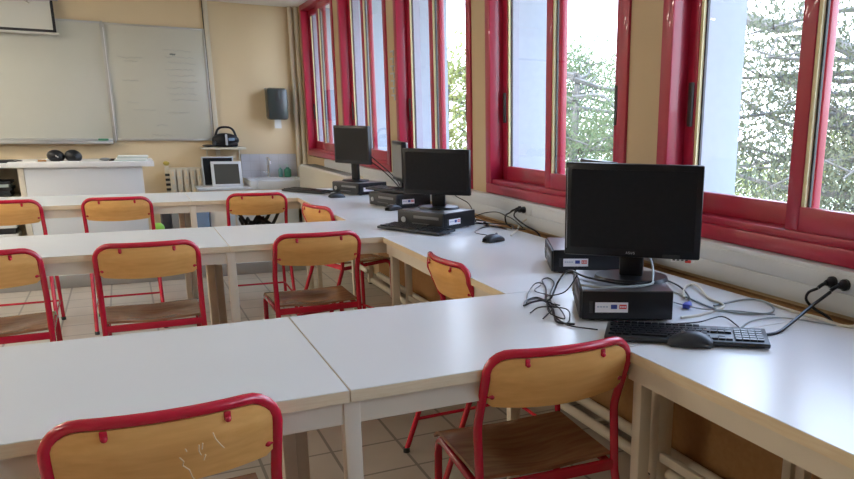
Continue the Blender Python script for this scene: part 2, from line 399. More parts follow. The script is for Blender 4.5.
# ------------------------------------------------------------------ computers
def local(V, rz): return Matrix.Translation(Vector(V)) @ Matrix.Rotation(rz, 4, 'Z')
PW, PD, PH = .25, .30, .085
def make_pc(label):
    o = thing('desktop_computer', label, 'computer', group='flat black desktop computers')
    b = MB(); b.box(0, PW, 0, PD, .006, PH, M['black'], .004); b.box(.002, PW - .002, .002, PD - .002, PH - .001, PH + .0015, M['lid'])
    for x in (.03, PW - .03):
        for y in (.03, PD - .03): b.cyl((x, y, 0), .010, .007, M['blackm'], 10)
    b.build('case', o)
    b = MB(); b.box(-.007, .002, .004, PD - .004, .008, PH - .002, M['darkgrey'], .004)
    b.box(-.009, -.006, .03, .19, .052, .066, M['midgrey'], .001)
    b.box(-.009, -.006, .09, .2, .026, .03, M['midgrey'], .0005)
    b.build('front_bezel', o)
    b = MB(); b.cyl((-.011, PD - .045, .042), .014, .005, M['silver'], 16, 'x'); b.build('power_button', o)['label'] = 'round silver power button'
    b = MB(); b.box(.048, .138, -.0012, .0, .030, .058, M['sticker']); b.box(.091, .108, -.0018, -.001, .040, .052, M['stblue']); b.box(.114, .134, -.0018, -.001, .040, .052, M['stred'])
    for k in range(4): b.box(.053 + k * .008, .059 + k * .008, -.0018, -.001, .044, .048, M['stgrey'])
    for k in range(3): b.box(.116 + k * .006, .120 + k * .006, -.0022, -.0015, .044, .048, M['sticker'])
    b.box(.033, .042, -.0012, 0, .028, .060, M['darkgrey'])
    for v in b.bm.verts: v.co.x -= .012; v.co.z -= .003
    b.build('sticker', o)['label'] = 'white sticker with a blue and a red mark'
    return o
pc = make_pc('flat black desktop computer under the large near monitor')
pc.location = (1.043, 1.704, T); pc.rotation_euler = (0, 0, math.radians(-27))
dup(pc, (1.298, 2.325, T), math.radians(-24), 'flat black desktop computer mostly hidden behind the near monitor')
dup(pc, (1.328, 3.475, T), math.radians(30), 'flat black desktop computer with a keyboard leaning before it, under the middle monitor')
dup(pc, (1.415, 4.49, T), math.radians(17), 'flat black desktop computer with a keyboard lying on top')
dup(pc, (1.425, 5.38, T), math.radians(24), 'flat black desktop computer farthest along the window desks')

def monitor(label, c, zb, w, h, ang, zpc, bez=.018, silver=False, thin=.03, cable=True):
    """c: centre of the lower edge, ang: direction of its width"""
    o = thing('monitor', label, 'monitor', (c[0], c[1], zpc), ang, 'flat screens on the desktop computers')
    z0 = zb - zpc; z1 = z0 + h
    fm = M['black']
    b = MB(); b.box(-w / 2, w / 2, 0, thin, z0, z1, fm, .005)
    b.box(-w / 2 + .05, w / 2 - .05, thin, thin + .025, z0 + .05, z1 - .05, M['silver'] if silver else M['blackm'], .012)
    if silver: b.box(-w / 2 + .004, w / 2 - .004, thin - .004, thin + .012, z0 + .006, z1 - .004, M['silver'], .005)
    b.build('housing', o)
    b = MB(); b.box(-w / 2 + bez, w / 2 - bez, -.0015, .001, z0 + bez * 1.35, z1 - bez, M['palescreen'] if silver else M['screen']); b.build('screen', o)
    b = MB(); b.box(-.035, .035, .02, .045, .008, z0 + .08, M['black'], .006); b.build('stand_neck', o)
    b = MB()
    b.tube([(0, .03, 0), (0, .03, .010)], [.105, .100], M['black'], 36, flat=1.0); ob = b.build('stand_base', o)
    ob.scale = (1.05, .85, 1); ob.location = (0, .005, 0)
    return o
m1 = monitor('large black monitor on the near computer', (1.242, 1.767), .934, .391, .265, math.radians(-41), .8665)
b = MB(); zz = .934 - .8665
def glyph(b, segs, x, z, s, mt, y=-.0008):
    for (x0, z0, x1, z1) in segs:
        b.tube([(x + x0 * s, y, z + z0 * s), (x + x1 * s, y, z + z1 * s)], s * .11, mt, 4)
GL = {'A': [(0, 0, .35, 1), (.35, 1, .7, 0), (.15, .4, .55, .4)], 'S': [(.6, 1, .05, .95), (.05, .95, .05, .55), (.05, .55, .6, .45), (.6, .45, .6, .05), (.6, .05, 0, 0)],
      'U': [(0, 1, 0, .1), (0, .1, .6, .1), (.6, .1, .6, 1)]}
for k, ch in enumerate('ASUS'): glyph(b, GL[ch], -.014 + k * .007, zz + .010, .006, M['silver'])
b.build('logo', m1)['label'] = 'small silver lettering'
b = MB(); b.box(.09, .14, -.0012, 0, zz + .004, zz + .012, M['darkgrey'])
for k in range(4): b.box(.12 + k * .012, .127 + k * .012, -.004, 0, zz - .002, zz + .001, M['darkgrey'])
b.box(.155, .172, -.002, .004, zz - .008, zz, M['stred'], .001); b.box(.176, .182, -.002, .004, zz - .006, zz, M['sticker']); b.box(.115, .13, -.002, .004, zz - .006, zz, M['sticker'])
b.build('control_buttons', m1)
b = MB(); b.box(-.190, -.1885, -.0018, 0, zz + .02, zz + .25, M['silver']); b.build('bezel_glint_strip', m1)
monitor('black monitor peeking out behind the large near monitor', (1.535, 2.44), .935, .25, .238, math.radians(-95), .8665)
monitor('black monitor on the middle computer by the window', (1.375, 3.705), .937, .361, .231, math.radians(-42), .8665)
monitor('monitor seen edge on, with silver back, beside the middle monitor', (1.52, 4.80), .925, .33, .25, math.radians(-97), .8665, silver=True)
monitor('black monitor farthest along the window desks', (1.435, 5.60), .992, .385, .27, math.radians(-66), .8665)

def make_keyboard(label):
    L, W = .405, .125
    o = thing('keyboard', label, 'keyboard', group='black keyboards')
    b = MB()
    m = Matrix.Rotation(math.radians(3.0), 4, 'X')
    b.box(0, L, 0, W, .004, .017, M['darkgrey'], .004, m); b.build('keyboard_case', o)
    k = MB()
    def row(y, xs, wd=.0155, h=.0125):
        for x in xs: k.box(x, x + wd, y, y + h, .017, .0215, M['black'], 0, m)
    p = .0176
    for r in range(5):
        row(.014 + r * p, [.010 + (r % 2) * .006 + i * p for i in range(14 if r else 3)])
    k.box(.068, .155, .014, .0265, .017, .0215, M['black'], 0, m); row(.014, [.162 + i * p for i in range(5)])
    row(.106, [.010 + i * p for i in range(13)], h=.010)
    for r in range(4): row(.014 + r * p, [.322 + i * p for i in range(4)])
    row(.014, [.264 + i * p for i in range(3)]); row(.014 + p, [.264 + p])
    for r in (3, 4): row(.014 + r * p, [.264 + i * p for i in range(3)])
    row(.084, [.322 + i * p for i in range(4)])
    k.build('keys', o)['kind'] = 'stuff'
    f = MB()
    for x in (.03, L - .05): f.box(x, x + .02, W - .02, W - .008, 0, .012, M['blackm'])
    f.build('foot', o)
    return o
k0 = make_keyboard('black keyboard in front of the near computer, behind the near chair'); k0.location = (.993, 1.514, T); k0.rotation_euler = (0, 0, math.radians(-37.4))
k0.location.z = T - .0005
k1 = dup(k0, (1.055, 3.69, T), math.radians(-62.5), 'dark keyboard lying before the middle computer')
k2 = dup(k0, (.985, 5.90, T), math.radians(-58), 'dark keyboard on the far row table by the window corner')
k3 = dup(k0, (1.325, 4.86, T + PH + .002), math.radians(-72), 'dark keyboard lying on top of a desktop computer')

def make_mouse(label):
    o = thing('mouse', label, 'mouse', group='black computer mice')
    def sh(u, v):
        a = (u - .5) * math.pi; c = v
        y = -.055 + .11 * c; prof = math.sin(math.pi * min(1, .06 + c * .9)) ** .55
        w = .030 * (.55 + .45 * prof) * (1 if .03 < c < .97 else .7)
        x = w * math.sin(a); z = .003 + (.034 * prof * (1 - .18 * c) + .002) * max(0, math.cos(a)) ** .6
        return Vector((x, y, z))
    b = MB(); b.grid(sh, 14, 16, M['darkgrey']); b.box(-.024, .024, -.05, .048, .001, .006, M['blackm'], .002); b.build('mouse_body', o)
    b = MB(); b.tube([(-.002, .018, .0335), (.002, .018, .0335)], .006, M['midgrey'], 10); b.build('scroll_wheel', o)
    return o
ms = make_mouse('black mouse beside the near keyboard'); ms.location = (1.165, 1.390, T); ms.rotation_euler = (0, 0, math.radians(52))
dup(ms, (1.415, 3.09, T), math.radians(-70), 'black mouse alone on the window desk between two computers')
dup(ms, (1.375, 4.44, T), math.radians(-60), 'black mouse in front of the computer with a keyboard on top')
dup(ms, (1.245, 5.30, T), math.radians(-80), 'black mouse in front of the farthest desktop computer')

# ------------------------------------------------------------------ trunking, sockets, plugs, cables
o = thing('cable_trunking', 'white plastic cable trunking running under the red windows', 'trunking')
b = MB(); b.box(1.752, 1.799, YB + .01, 7.9, .783, .911, M['trunk'], .004); b.build('trunking_body', o)
b = MB(); b.box(1.748, 1.7525, YB + .01, 7.9, .795, .846, M['trunk'], .001); b.box(1.748, 1.7525, YB + .01, 7.9, .849, .897, M['trunk'], .001); b.build('trunking_cover', o)
for y in (1.42, 3.43, 5.0):
    b = MB(); b.box(1.745, 1.750, y - .07, y + .07, .848, .900, M['trunk'], .002)
    for q in (-.045, 0, .045): b.cyl((1.7435, y + q, .874), .019, .002, M['trunk'], 20, 'x')
    b.build('socket', o)
def plug(y, z, label):
    o = thing('power_plug', label, 'plug', (1.7435, y, z))
    b = MB(); b.tube([(0, 0, 0), (-.010, 0, 0), (-.015, 0, 0), (-.030, 0, 0)], [.017, .017, .012, .008], M['black'], 16); b.tube([(-.03, 0, 0), (-.045, 0, -.004), (-.055, .004, -.012)], .0055, M['black'], 8); b.build('plug_body', o)
plug(1.465, .874, 'black mains plug in the trunking at the right edge, left of its twin')
plug(1.420, .874, 'black mains plug in the trunking closest to the right edge')
plug(3.430, .874, 'black mains plug in the trunking left of the near monitor'); plug(3.475, .872, 'black mains plug in the trunking, farther of the pair behind the near monitor')
def cable(name, label, pts, r, m, cat='cable'):
    b = MB(); b.tube(spline(pts), r, m, 8); tag(b.build(name), label, cat, 'loose cables on the desks')
Z = T + .004
CB = {
 'a': [(0.978,1.925,Z),(1.013,1.979,Z),(1.059,2.002,Z),(1.083,1.960,Z),(1.136,1.999,0.83),(1.142,1.945,0.872),(1.132,1.823,0.8745),(1.180,1.70,0.8745),(1.262,1.69,0.8745)],
 'b': [(0.978,1.925,Z),(1.016,1.934,Z+.006),(1.050,1.930,Z+.006),(1.031,1.845,Z),(1.000,1.780,Z),(0.975,1.714,Z),(1.006,1.678,Z)],
 'c': [(1.071,1.966,Z),(1.148,2.102,Z),(1.200,2.225,Z),(1.238,2.250,Z),(1.215,2.167,Z),(1.125,2.032,Z),(1.055,1.895,Z),(0.994,1.769,Z)],
 'd': [(1.075,1.882,Z),(1.065,1.904,Z),(1.035,1.858,Z),(0.998,1.776,Z),(0.985,1.705,Z)],
 'e': [(0.957,1.767,Z),(1.003,1.806,Z+.008),(1.035,1.851,Z+.008),(1.075,1.914,Z)],
 'f': [(0.980,1.715,Z),(0.990,1.662,Z),(1.032,1.604,Z)],
 'g': [(1.060,1.738,0.8745),(1.085,1.70,0.8745),(1.105,1.685,0.8745),(1.160,1.665,0.8745),(1.240,1.665,0.8745),(1.290,1.72,0.876),(1.345,1.80,.90),(1.345,1.84,.95)],
 'h': [(1.42,1.90,Z),(1.492,1.885,Z),(1.483,1.783,Z),(1.467,1.647,Z),(1.505,1.562,Z),(1.580,1.539,Z),(1.640,1.589,Z),(1.668,1.650,Z),(1.655,1.695,Z),(1.607,1.700,Z),(1.529,1.687,Z),(1.489,1.678,Z)],
 'i': [(1.458,1.780,Z+.006),(1.540,1.883,Z+.006),(1.618,1.949,Z),(1.602,1.888,Z+.008),(1.544,1.769,Z),(1.494,1.640,Z+.006),(1.380,1.610,Z),(1.310,1.608,Z)],
 'j': [(1.404,1.791,Z),(1.411,1.648,Z+.006),(1.492,1.569,Z+.007),(1.575,1.515,Z)],
 'k': [(1.591,2.036,Z),(1.547,1.913,Z+.006),(1.472,1.774,Z+.008),(1.425,1.722,Z)],
 'l': [(1.237,1.567,Z),(1.322,1.548,Z),(1.406,1.548,Z+.006),(1.392,1.471,Z),(1.36,1.42,Z)],
 'm': [(1.380,1.448,Z),(1.467,1.493,Z),(1.550,1.490,Z),(1.597,1.442,Z),(1.640,1.352,Z)],
}
BK, GC, CC = M['black'], M['greycable'], M['creamcable']
cable('video_cable', 'thick black cable looping left of the near computer and over its lid', CB['a'], .0032, BK)
cable('power_cable', 'black cable closing the loop on the table left of the near computer', CB['b'], .0032, BK)
cable('usb_cable', 'thin black cable standing highest in the tangle left of the near computer', CB['c'], .0022, BK)
cable('usb_cable', 'thin black cable curled tightly against the near computer', CB['d'], .0022, BK)
cable('usb_cable', 'short thin black cable end sticking out of the tangle', CB['e'], .002, BK)
cable('usb_cable', 'thin black cable leaving the near computer towards the keyboard', CB['f'], .002, BK)
cable('monitor_cable', 'grey cable lying across the lid of the near computer', CB['g'], .0035, GC)
cable('network_cable', 'grey cable making a wide loop by the wall right of the near monitor', CB['h'], .0032, GC)
cable('network_cable', 'pale cable arching right of the near computer', CB['i'], .0042, CC)
cable('network_cable', 'thin grey cable crossing the loops right of the near computer', CB['j'], .0022, GC)
cable('vga_cable', 'black cable with a blue connector right of the near computer', CB['k'], .003, BK)
cable('keyboard_cable', 'thin black cable behind the near keyboard', CB['l'], .002, BK)
cable('usb_cable', 'thin grey cable running along the wall edge of the near desk', CB['m'], .0022, GC)
b = MB(); b.box(-.018, .018, -.011, .011, -.007, .007, M['blueplug'], .003); b.tube([(.018, 0, 0), (.034, 0, 0)], .006, M['blueplug'], 10)
cn = tag(b.build('video_connector'), 'blue plug lying on the desk right of the near computer', 'plug'); cn.location = (1.405, 1.70, T + .009); cn.rotation_euler = (0, 0, math.radians(40))
cable('power_cable', 'thick black cable rising from the near keyboard to the plug at the right edge', [(1.393,1.369,Z),(1.45,1.375,Z),(1.53,1.40,.800),(1.62,1.425,.825),(1.688,1.424,.858)], .0048, BK)
cable('power_cable', 'black cable drooping from the other right-hand plug down behind the desk', [(1.688,1.469,.860),(1.675,1.49,.845),(1.68,1.50,.82),(1.700,1.485,.795),(1.712,1.43,.770),(1.722,1.40,.70)], .0042, BK)
cable('power_cable', 'cream cable lying along the back edge of the near desk', [(1.66,1.62,Z),(1.655,1.50,Z),(1.65,1.42,Z+.004),(1.66,1.33,Z),(1.70,1.28,.81),(1.73,1.25,.83)], .0045, CC)
cable('power_cable', 'black cable from the plug left of the near monitor dropping behind the desk', [(1.688,3.434,.860),(1.685,3.42,.84),(1.70,3.33,.808),(1.715,3.22,.780),(1.72,3.15,.70)], .004, BK)
cable('power_cable', 'black cable curving left from the farther plug by the near monitor', [(1.688,3.479,.858),(1.67,3.50,.84),(1.675,3.50,.80),(1.70,3.49,.775),(1.71,3.47,.70)], .004, BK)
cable('power_cable', 'white cable sloping from the trunking onto the window desk', [(1.56,3.21,Z),(1.64,3.31,.79),(1.70,3.39,.81),(1.74,3.40,.83)], .0045, CC)
cable('mouse_cable', 'thin black cable from the lone mouse to the tangle by the wall', [(1.43,3.15,Z),(1.46,3.25,Z),(1.44,3.36,Z),(1.52,3.48,Z),(1.60,3.55,Z)], .002, BK)
rr = random.Random(3)
for k, lb in enumerate(['thin black cable coiled on the desk right of the middle computer', 'black cable bundled by the wall right of the middle computer', 'grey brown cable lying in the bundle by the wall, middle computer', 'black cable bowed up against the trunking right of the middle computer', 'thin black cable loosely curved behind the middle computer']):
    pts = []
    x0, y0 = 1.56 + rr.uniform(-.02, .04), 3.86 - .04 * k
    for j in range(7): pts.append((min(1.665, x0 + rr.uniform(-.03, .05) + .012 * j), y0 - j * .075 + rr.uniform(-.02, .02), Z + .004 * k + (.06 * math.sin(j * .5) if k == 3 else 0)))
    cable('loose_cable', lb, pts, .0028, [BK, BK, M['cork'], BK, BK][k])
cable('monitor_cable', 'thin cable hanging from the back of the middle monitor', [(1.45, 3.80, 1.02), (1.50, 3.78, .93), (1.58, 3.76, .875), (1.60, 3.72, Z)], .0025, BK)
cable('monitor_cable', 'black cable sloping down behind the farthest monitor', [(1.49, 5.50, 1.10), (1.56, 5.40, 1.02), (1.64, 5.20, .90), (1.655, 5.10, Z)], .004, BK)
cable('power_cable', 'black cable beside the one behind the farthest monitor', [(1.50, 5.54, 1.05), (1.60, 5.42, .96), (1.66, 5.25, .86), (1.665, 5.15, Z)], .004, BK)

for k, pts in enumerate((
    [(1.000,1.95,Z),(1.06,2.06,Z),(1.13,2.14,Z+.012),(1.10,2.02,Z+.03),(1.04,1.90,Z+.012),(1.00,1.80,Z)],
    [(1.035,1.99,Z),(1.02,1.90,Z+.02),(1.04,1.83,Z+.01),(1.01,1.74,Z),(0.99,1.79,Z+.008),(1.03,1.88,Z+.014)],
    [(0.955,1.84,Z),(1.0,1.86,Z+.008),(1.05,1.80,Z+.01),(1.02,1.73,Z),(0.985,1.69,Z)],
    [(1.16,2.16,Z),(1.10,2.09,Z),(1.09,1.98,Z+.01),(1.06,1.93,Z+.02),(1.08,1.86,.83),(1.12,1.86,.875)])):
    cable('thin_cable', 'thin black cable in the tangle left of the near computer, %s' % ['making the tall narrow loop', 'twisted in its middle', 'nearest the viewer', 'climbing onto the lid'][k], pts, .0019, BK)
# heating pipes low on the window wall
for k, (z, r, lb) in enumerate(((.028, .022, 'lower cream heating pipe along the floor under the window desks'), (.052, .024, 'upper cream heating pipe along the floor under the window desks'))):
    b = MB(); b.cyl((1.745 if k else 1.665, -3.0, z), r, 9.1, M['creammetal'], 16, 'y')
    for y in (-2, 0, 1.3, 2.6, 3.9, 5.2): b.box(1.665 if k == 0 else 1.745, 1.775, y, y + .03, z - .01, z + .01, M['creammetal'])
    tag(b.build('heating_pipe'), lb, 'pipe')

# ------------------------------------------------------------------ far end: heater cover, pipes in the corner
o = thing('heater_cover', 'cream metal heater cover under the far window', 'radiator', (0, 0, 0))
b = MB(); b.box(1.60, 1.79, 6.45, 8.45, 0, .835, M['creammetal'], .03); b.build('cover', o)
b = MB()
for k in range(22): b.box(1.63, 1.76, 6.55 + k * .085, 6.56 + k * .085, .833, .838, M['darkgrey'])
b.build('grille', o)['kind'] = 'stuff'
for k, (x, lb) in enumerate(((1.715, 'cream vertical pipe in the corner, left of the pair'), (1.775, 'cream vertical pipe in the corner, right of the pair'))):
    b = MB(); b.cyl((x - .0, 8.985 - .02 * k, .0), .024, CZ, M['creammetal'], 16)
    for z in (.5, 1.35, 2.2): b.cyl((x, 8.985 - .02 * k, z), .028, .03, M['creammetal'], 16); b.box(x - .006, x + .006, 8.985, 9.05, z, z + .02, M['creammetal'])
    tag(b.build('vertical_pipe'), lb, 'pipe')

# whiteboards
def board(label, x0, x1, z0, z1, marks=None):
    o = thing('whiteboard', label, 'whiteboard', ((x0 + x1) / 2, 9.045, z0)); w = (x1 - x0) / 2; h = z1 - z0
    b = MB(); b.box(-w, w, -.022, 0, 0, h, M['whiteboard'], .002); b.build('board_panel', o)
    b = MB()
    for a in ((-w, w, -.030, -.001, -.012, .008), (-w, w, -.030, -.001, h - .008, h + .010), (-w - .010, -w + .008, -.030, -.001, -.012, h + .01), (w - .008, w + .010, -.030, -.001, -.012, h + .01)): b.box(*a, M['alu'], .002)
    b.build('board_frame', o)
    if marks:
        b = MB(); R = random.Random(5)
        for (ux, uz, ln, mk) in marks:
            x = -w + ux * 2 * w; z = uz * h
            pts = [(x + ln * k / 14, -.0235, z + R.uniform(-.009, .009)) for k in range(15)]
            b.tube(pts, .0022 if mk is M['ink'] else .006, mk, 4)
        hw_ = b.build('handwriting', o); hw_['label'] = 'faint half-erased handwriting'; hw_['kind'] = 'stuff'
    return o
bd = board('large whiteboard behind the projection screen, left of the side panel', -2.35, -.072, 1.07, 2.185)
b = MB(); b.box(-1.14, 1.13, -.10, 0, -.045, -.012, M['alu'], .004); b.build('pen_tray', bd)
b = MB(); b.box(.93, 1.02, -.09, -.06, -.010, .010, M['green'], .004); tag(b.build('marker_pen'), 'dark green marker pen on the tray at the whiteboard corner', 'pen').location = (-1.14, 9.045, 1.07)
mk = []
for k in range(9): mk.append((.56 + .02 * (k % 3), .80 - k * .055, .26, M['ink']))
mk += [(.10, .72, .22, M['ink']), (.16, .69, .12, M['ink']), (.12, .52, .15, M['ink']), (.63, .765, .05, M['ink2']), (.2, .27, .2, M['ink']), (.55, .25, .2, M['ink']), (.42, .13, .10, M['ink']), (.36, .04, .18, M['ink']), (.15, .33, .1, M['ink'])]
board('side panel of the whiteboard with faint half-erased handwriting', -.048, .845, 1.07, 2.18, mk)
b = MB(); b.box(-.066, -.054, 9.0, 9.045, 1.04, 2.20, M['alu'], .002); b.box(-.056, -.050, 8.995, 9.01, 1.06, 2.14, M['sticker']); tag(b.build('metal_joint_strip'), 'bright metal joint strip between the two whiteboards', 'strip')
b = MB(); b.box(.862, .905, 9.015, 9.049, 0, CZ, M['creammetal'], .004); tag(b.build('wall_conduit'), 'cream vertical conduit beside the right edge of the whiteboard', 'conduit')
b = MB(); b.tube([(.856, 9.03, CZ), (.858, 9.03, 2.0), (.862, 9.03, 1.3), (.864, 9.03, 1.05)], .004, M['darkgrey'], 6); tag(b.build('wall_cable'), 'thin dark cable down the edge of the conduit', 'cable')
# projection screen
o = thing('projection_screen', 'pull-down projection screen with black border at top left', 'screen', (-1.55, 8.94, 2.06))
b = MB(); b.box(-1.08, 1.105, -.002, .002, .0, .30, M['screenw']); b.build('screen_cloth', o)
b = MB(); b.box(-1.09, 1.11, -.004, .004, -.004, .022, M['blackm']); b.box(1.088, 1.112, -.004, .004, 0, .295, M['blackm']); b.build('black_border', o)
b = MB(); b.box(-1.15, 1.16, -.05, .05, .285, .375, M['alu'], .012); b.box(-1.10, 1.09, -.02, .02, .27, .29, M['alu'], .004); b.build('roller_case', o)
b = MB(); b.tube([(-1.12, 0, -.012), (1.13, 0, -.012)], .012, M['screenw'], 10); b.build('bottom_bar', o)
b = MB(); b.tube([(0, 0, 0), (.05, -.01, -.035)], .007, M['chrome'], 8); tag(b.build('screen_pull'), 'small metal hook on the projection screen', 'hook').location = (-.67, 8.93, 2.34)

# towel dispenser
o = thing('paper_towel_dispenser', 'dark smoked paper towel dispenser on the front wall', 'dispenser', (1.507, 9.04, 1.285))
b = MB(); b.box(-.10, .10, -.02, 0, .02, .335, M['midgrey'], .006); b.build('back_plate', o)
b = MB(); b.box(-.106, .106, -.19, -.02, 0, .335, M['smoke'], .03); b.build('cover', o)
b = MB(); b.box(-.022, .022, -.192, -.188, .20, .30, M['smoke'], .001); b.build('label_window', o)
b = MB(); b.box(-.035, .035, -.10, -.098, -.09, .01, M['paper']); b.build('paper_towel', o)['label'] = 'white towel hanging out'
# wall shelf
o = thing('wall_shelf', 'small wall shelf between the whiteboard and the sink', 'shelf', (.925, 9.04, .975))
b = MB(); b.box(-.215, .215, -.26, 0, 0, .02, M['creammetal'], .003); b.build('shelf_board', o)
for x in (-.15, .17):
    b = MB(); b.tube([(x, -.005, -.12), (x, -.005, -.004), (x, -.20, -.004)], .008, M['creammetal'], 6); b.build('bracket', o)
b = MB()
o = thing('radio_cassette', 'black glossy portable radio with a carrying handle on the wall shelf', 'radio', (.955, 8.90, .996)); o.scale = (1.18, 1, 1.12)
b.sphere((0, 0, .065), (.115, .06, .065), M['black'], 20); b.box(-.10, .10, -.05, .05, 0, .05, M['black'], .02); b.build('radio_body', o)
b = MB(); b.tube(rnd([(-.085, 0, .09), (-.055, 0, .185), (.065, 0, .185), (.095, 0, .08)], .05), .010, M['black'], 10); b.build('handle', o)
b = MB(); b.box(-.006, .012, -.066, -.05, .02, .12, M['silver'], .003); b.box(.02, .07, -.064, -.05, .06, .085, M['bluebox'], .002); b.build('front_trim', o)
o = thing('black_cloth', 'small dark crumpled cloth at the left end of the wall shelf', 'cloth', (.79, 8.88, .996))
b = MB(); b.sphere((0, 0, .014), (.07, .05, .014), M['blackm'], 14); b.sphere((.055, 0, .035), (.028, .03, .035), M['darkgrey'], 12); b.build('folded_cloth', o)

# low counter and sink
o = thing('sink_counter', 'low white counter with a sink along the front wall', 'sink', (0, 0, 0))
b = MB(); b.box(.62, 1.585, 8.52, 9.04, .02, .575, M['cream'], .004); b.build('cabinet', o)
b = MB(); b.box(.61, 1.12, 8.50, 9.04, .575, .600, M['trunk'], .004); b.box(1.12, 1.19, 8.50, 9.04, .575, .665, M['trunk'], .006); b.box(1.64, 1.69, 8.50, 9.04, .575, .665, M['trunk'], .006)
b.box(1.19, 1.64, 8.50, 8.55, .575, .665, M['trunk'], .006); b.box(1.19, 1.64, 8.90, 9.04, .575, .665, M['trunk'], .006); b.box(1.19, 1.64, 8.55, 8.90, .575, .605, M['trunk'], .004); b.build('basin', o)
for k in range(3):
    b = MB(); b.box(.64 + k * .32, .94 + k * .32, 8.503, 8.519, .06, .55, M['trunk'], .003); d = b.build('door', o)
    b = MB(); b.tube([(.92 + k * .32, 8.49, .42), (.92 + k * .32, 8.49, .50)], .005, M['chrome'], 8); b.build('door_knob', d)
b = MB(); b.box(1.11, 1.69, 9.030, 9.049, .66, .915, M['tile']); struct(b.build('trim_2'), 'white tiled splashback behind the sink', 'trim')
o = thing('tap', 'chrome tap standing at the back of the sink', 'tap', (1.375, 8.97, .664))
b = MB(); b.tube([(0, 0, 0), (0, 0, .20)], .012, M['chrome'], 12); b.tube(spline([(0, 0, .13), (0, -.05, .20), (0, -.13, .19), (0, -.15, .15)]), .009, M['chrome'], 10); b.build('spout', o)
b = MB(); b.tube([(-.01, 0, .05), (-.06, -.02, .07)], .010, M['chrome'], 10); b.sphere((.0, 0, .21), (.018, .018, .012), M['chrome'], 10); b.build('lever', o)
def bottle(label, x, y, h, r, m):
    o = thing('soap_bottle', label, 'bottle', (x, y, .664), 0, 'soap bottles by the tap')
    b = MB(); b.tube([(0, 0, 0), (0, 0, h * .1), (0, 0, h * .6), (0, 0, h * .72), (0, 0, h * .78)], [r * .9, r, r, r * .45, r * .4], m, 16); b.build('bottle_body', o)
    b = MB(); b.tube([(0, 0, h * .78), (0, 0, h)], r * .3, M['paperg'], 8); b.tube([(0, 0, h), (-r * .9, 0, h * .96)], r * .22, M['paperg'], 8); b.build('pump', o)
bottle('slim green soap bottle beside the tap', 1.50, 8.96, .135, .024, M['teal']); bottle('wide dark green soap bottle right of the slim one', 1.575, 8.95, .14, .038, M['green']); 
def panel(label, x, y, w, h, tilt, fr, scr, z0, bz, tk=.03):
    o = thing('flat_screen', label, 'screen', (x, y, z0), 0, 'old flat screens leaning on the counter')
    m = Matrix.Rotation(math.radians(tilt), 4, 'X')
    b = MB(); b.box(-w / 2, w / 2, 0, tk, 0, h, fr, .005, m); b.build('housing', o)
    b = MB(); b.box(-w / 2 + bz, w / 2 - bz, -.002, .001, bz, h - bz, scr, 0, m); b.build('screen', o)
    return o
panel('black screen with a pale rim standing behind the smaller one', .845, 8.74, .31, .305, -7, M['silver'], M['screen'], .600, .014)
panel('square screen with white frame and grey glass leaning in front', .915, 8.64, .295, .262, -9, M['trunk'], M['greyscreen'], .600, .028)
# ribbed radiator
o = thing('column_radiator', 'pale beige ribbed radiator against the wall between teacher\'s desk and screens', 'radiator', (.545, 8.93, 0))
for k in range(5):
    b = MB()
    b.box(-.155 + k * .063, -.155 + k * .063 + .055, -.07, .07, .14, .775, M['creammetal'], .018)
    for z in (.25, .38, .51, .62, .70): b.box(-.155 + k * .063 + .02, -.155 + k * .063 + .036, -.074, -.069, z, z + .05, M['edge'])
    b.build('column', o)
b = MB(); b.box(-.16, .165, -.05, .05, .74, .785, M['creammetal'], .01); b.tube([(-.14, 0, .02), (-.14, 0, .15)], .02, M['creammetal'], 8); b.tube([(.14, 0, .02), (.14, 0, .15)], .02, M['creammetal'], 8); b.tube([(-.14, 0, 0), (-.14, 0, .03)], .025, M['creammetal'], 8); b.tube([(.14, 0, 0), (.14, 0, .03)], .025, M['creammetal'], 8)
b.build('header', o)
b = MB()
b.box(-.02, .02, -.02, .02, 0, .80, M['creammetal'], .004)
for k in range(9): b.box(-.022, .022, -.026, -.019, .30 + k * .05, .325 + k * .05, M['blackm'])
o = tag(b.build('cable_rack'), 'narrow dark slotted strip left of the beige radiator', 'rack'); o.location = (.37, 8.96, 0)
b = MB(); b.sphere((0, 0, .03), (.03, .03, .022), M['yellow'], 12); o = tag(b.build('yellow_sponge'), 'yellow sponge on top of the dark slotted strip', 'sponge'); o.location = (.37, 8.955, .80)

# platform and teacher's desk
b = MB(); b.box(XL, 1.30, 6.84, 8.48, .0, .10, M['step'], .004); struct(b.build('trim_3'), 'low grey platform in front of the whiteboard', 'platform')
o = thing('teacher_desk', "teacher's white desk on the platform in front of the whiteboard", 'desk', (0, 7.85, .10))
b = MB(); b.box(-.86, .225, -.04, .52, .765, .812, M['white'], .004); b.box(-2.0, -.862, -.02, .52, .765, .803, M['white'], .004); b.build('desk_top', o)
b = MB(); b.box(-.755, .128, 0, .025, 0, .765, M['trunk'], .003); b.build('front_panel', o)
b = MB(); b.box(-.80, -.757, .0, .50, 0, .765, M['creammetal'], .003); b.build('side_panel', o)
b = MB(); b.box(.10, .128, .026, .50, 0, .765, M['creammetal'], .003); b.build('side_panel', o)
b = MB(); b.box(-1.98, -1.94, .0, .50, 0, .765, M['creammetal'], .003); b.build('side_panel', o)
b = MB(); b.box(-1.94, -.80, .47, .495, 0, .765, M['creammetal'], .003); b.build('back_panel', o)
for z in (.03, .50, ):
    b = MB(); b.box(-1.94, -.80, .01, .47, z, z + .02, M['creammetal']); b.build('shelf', o)
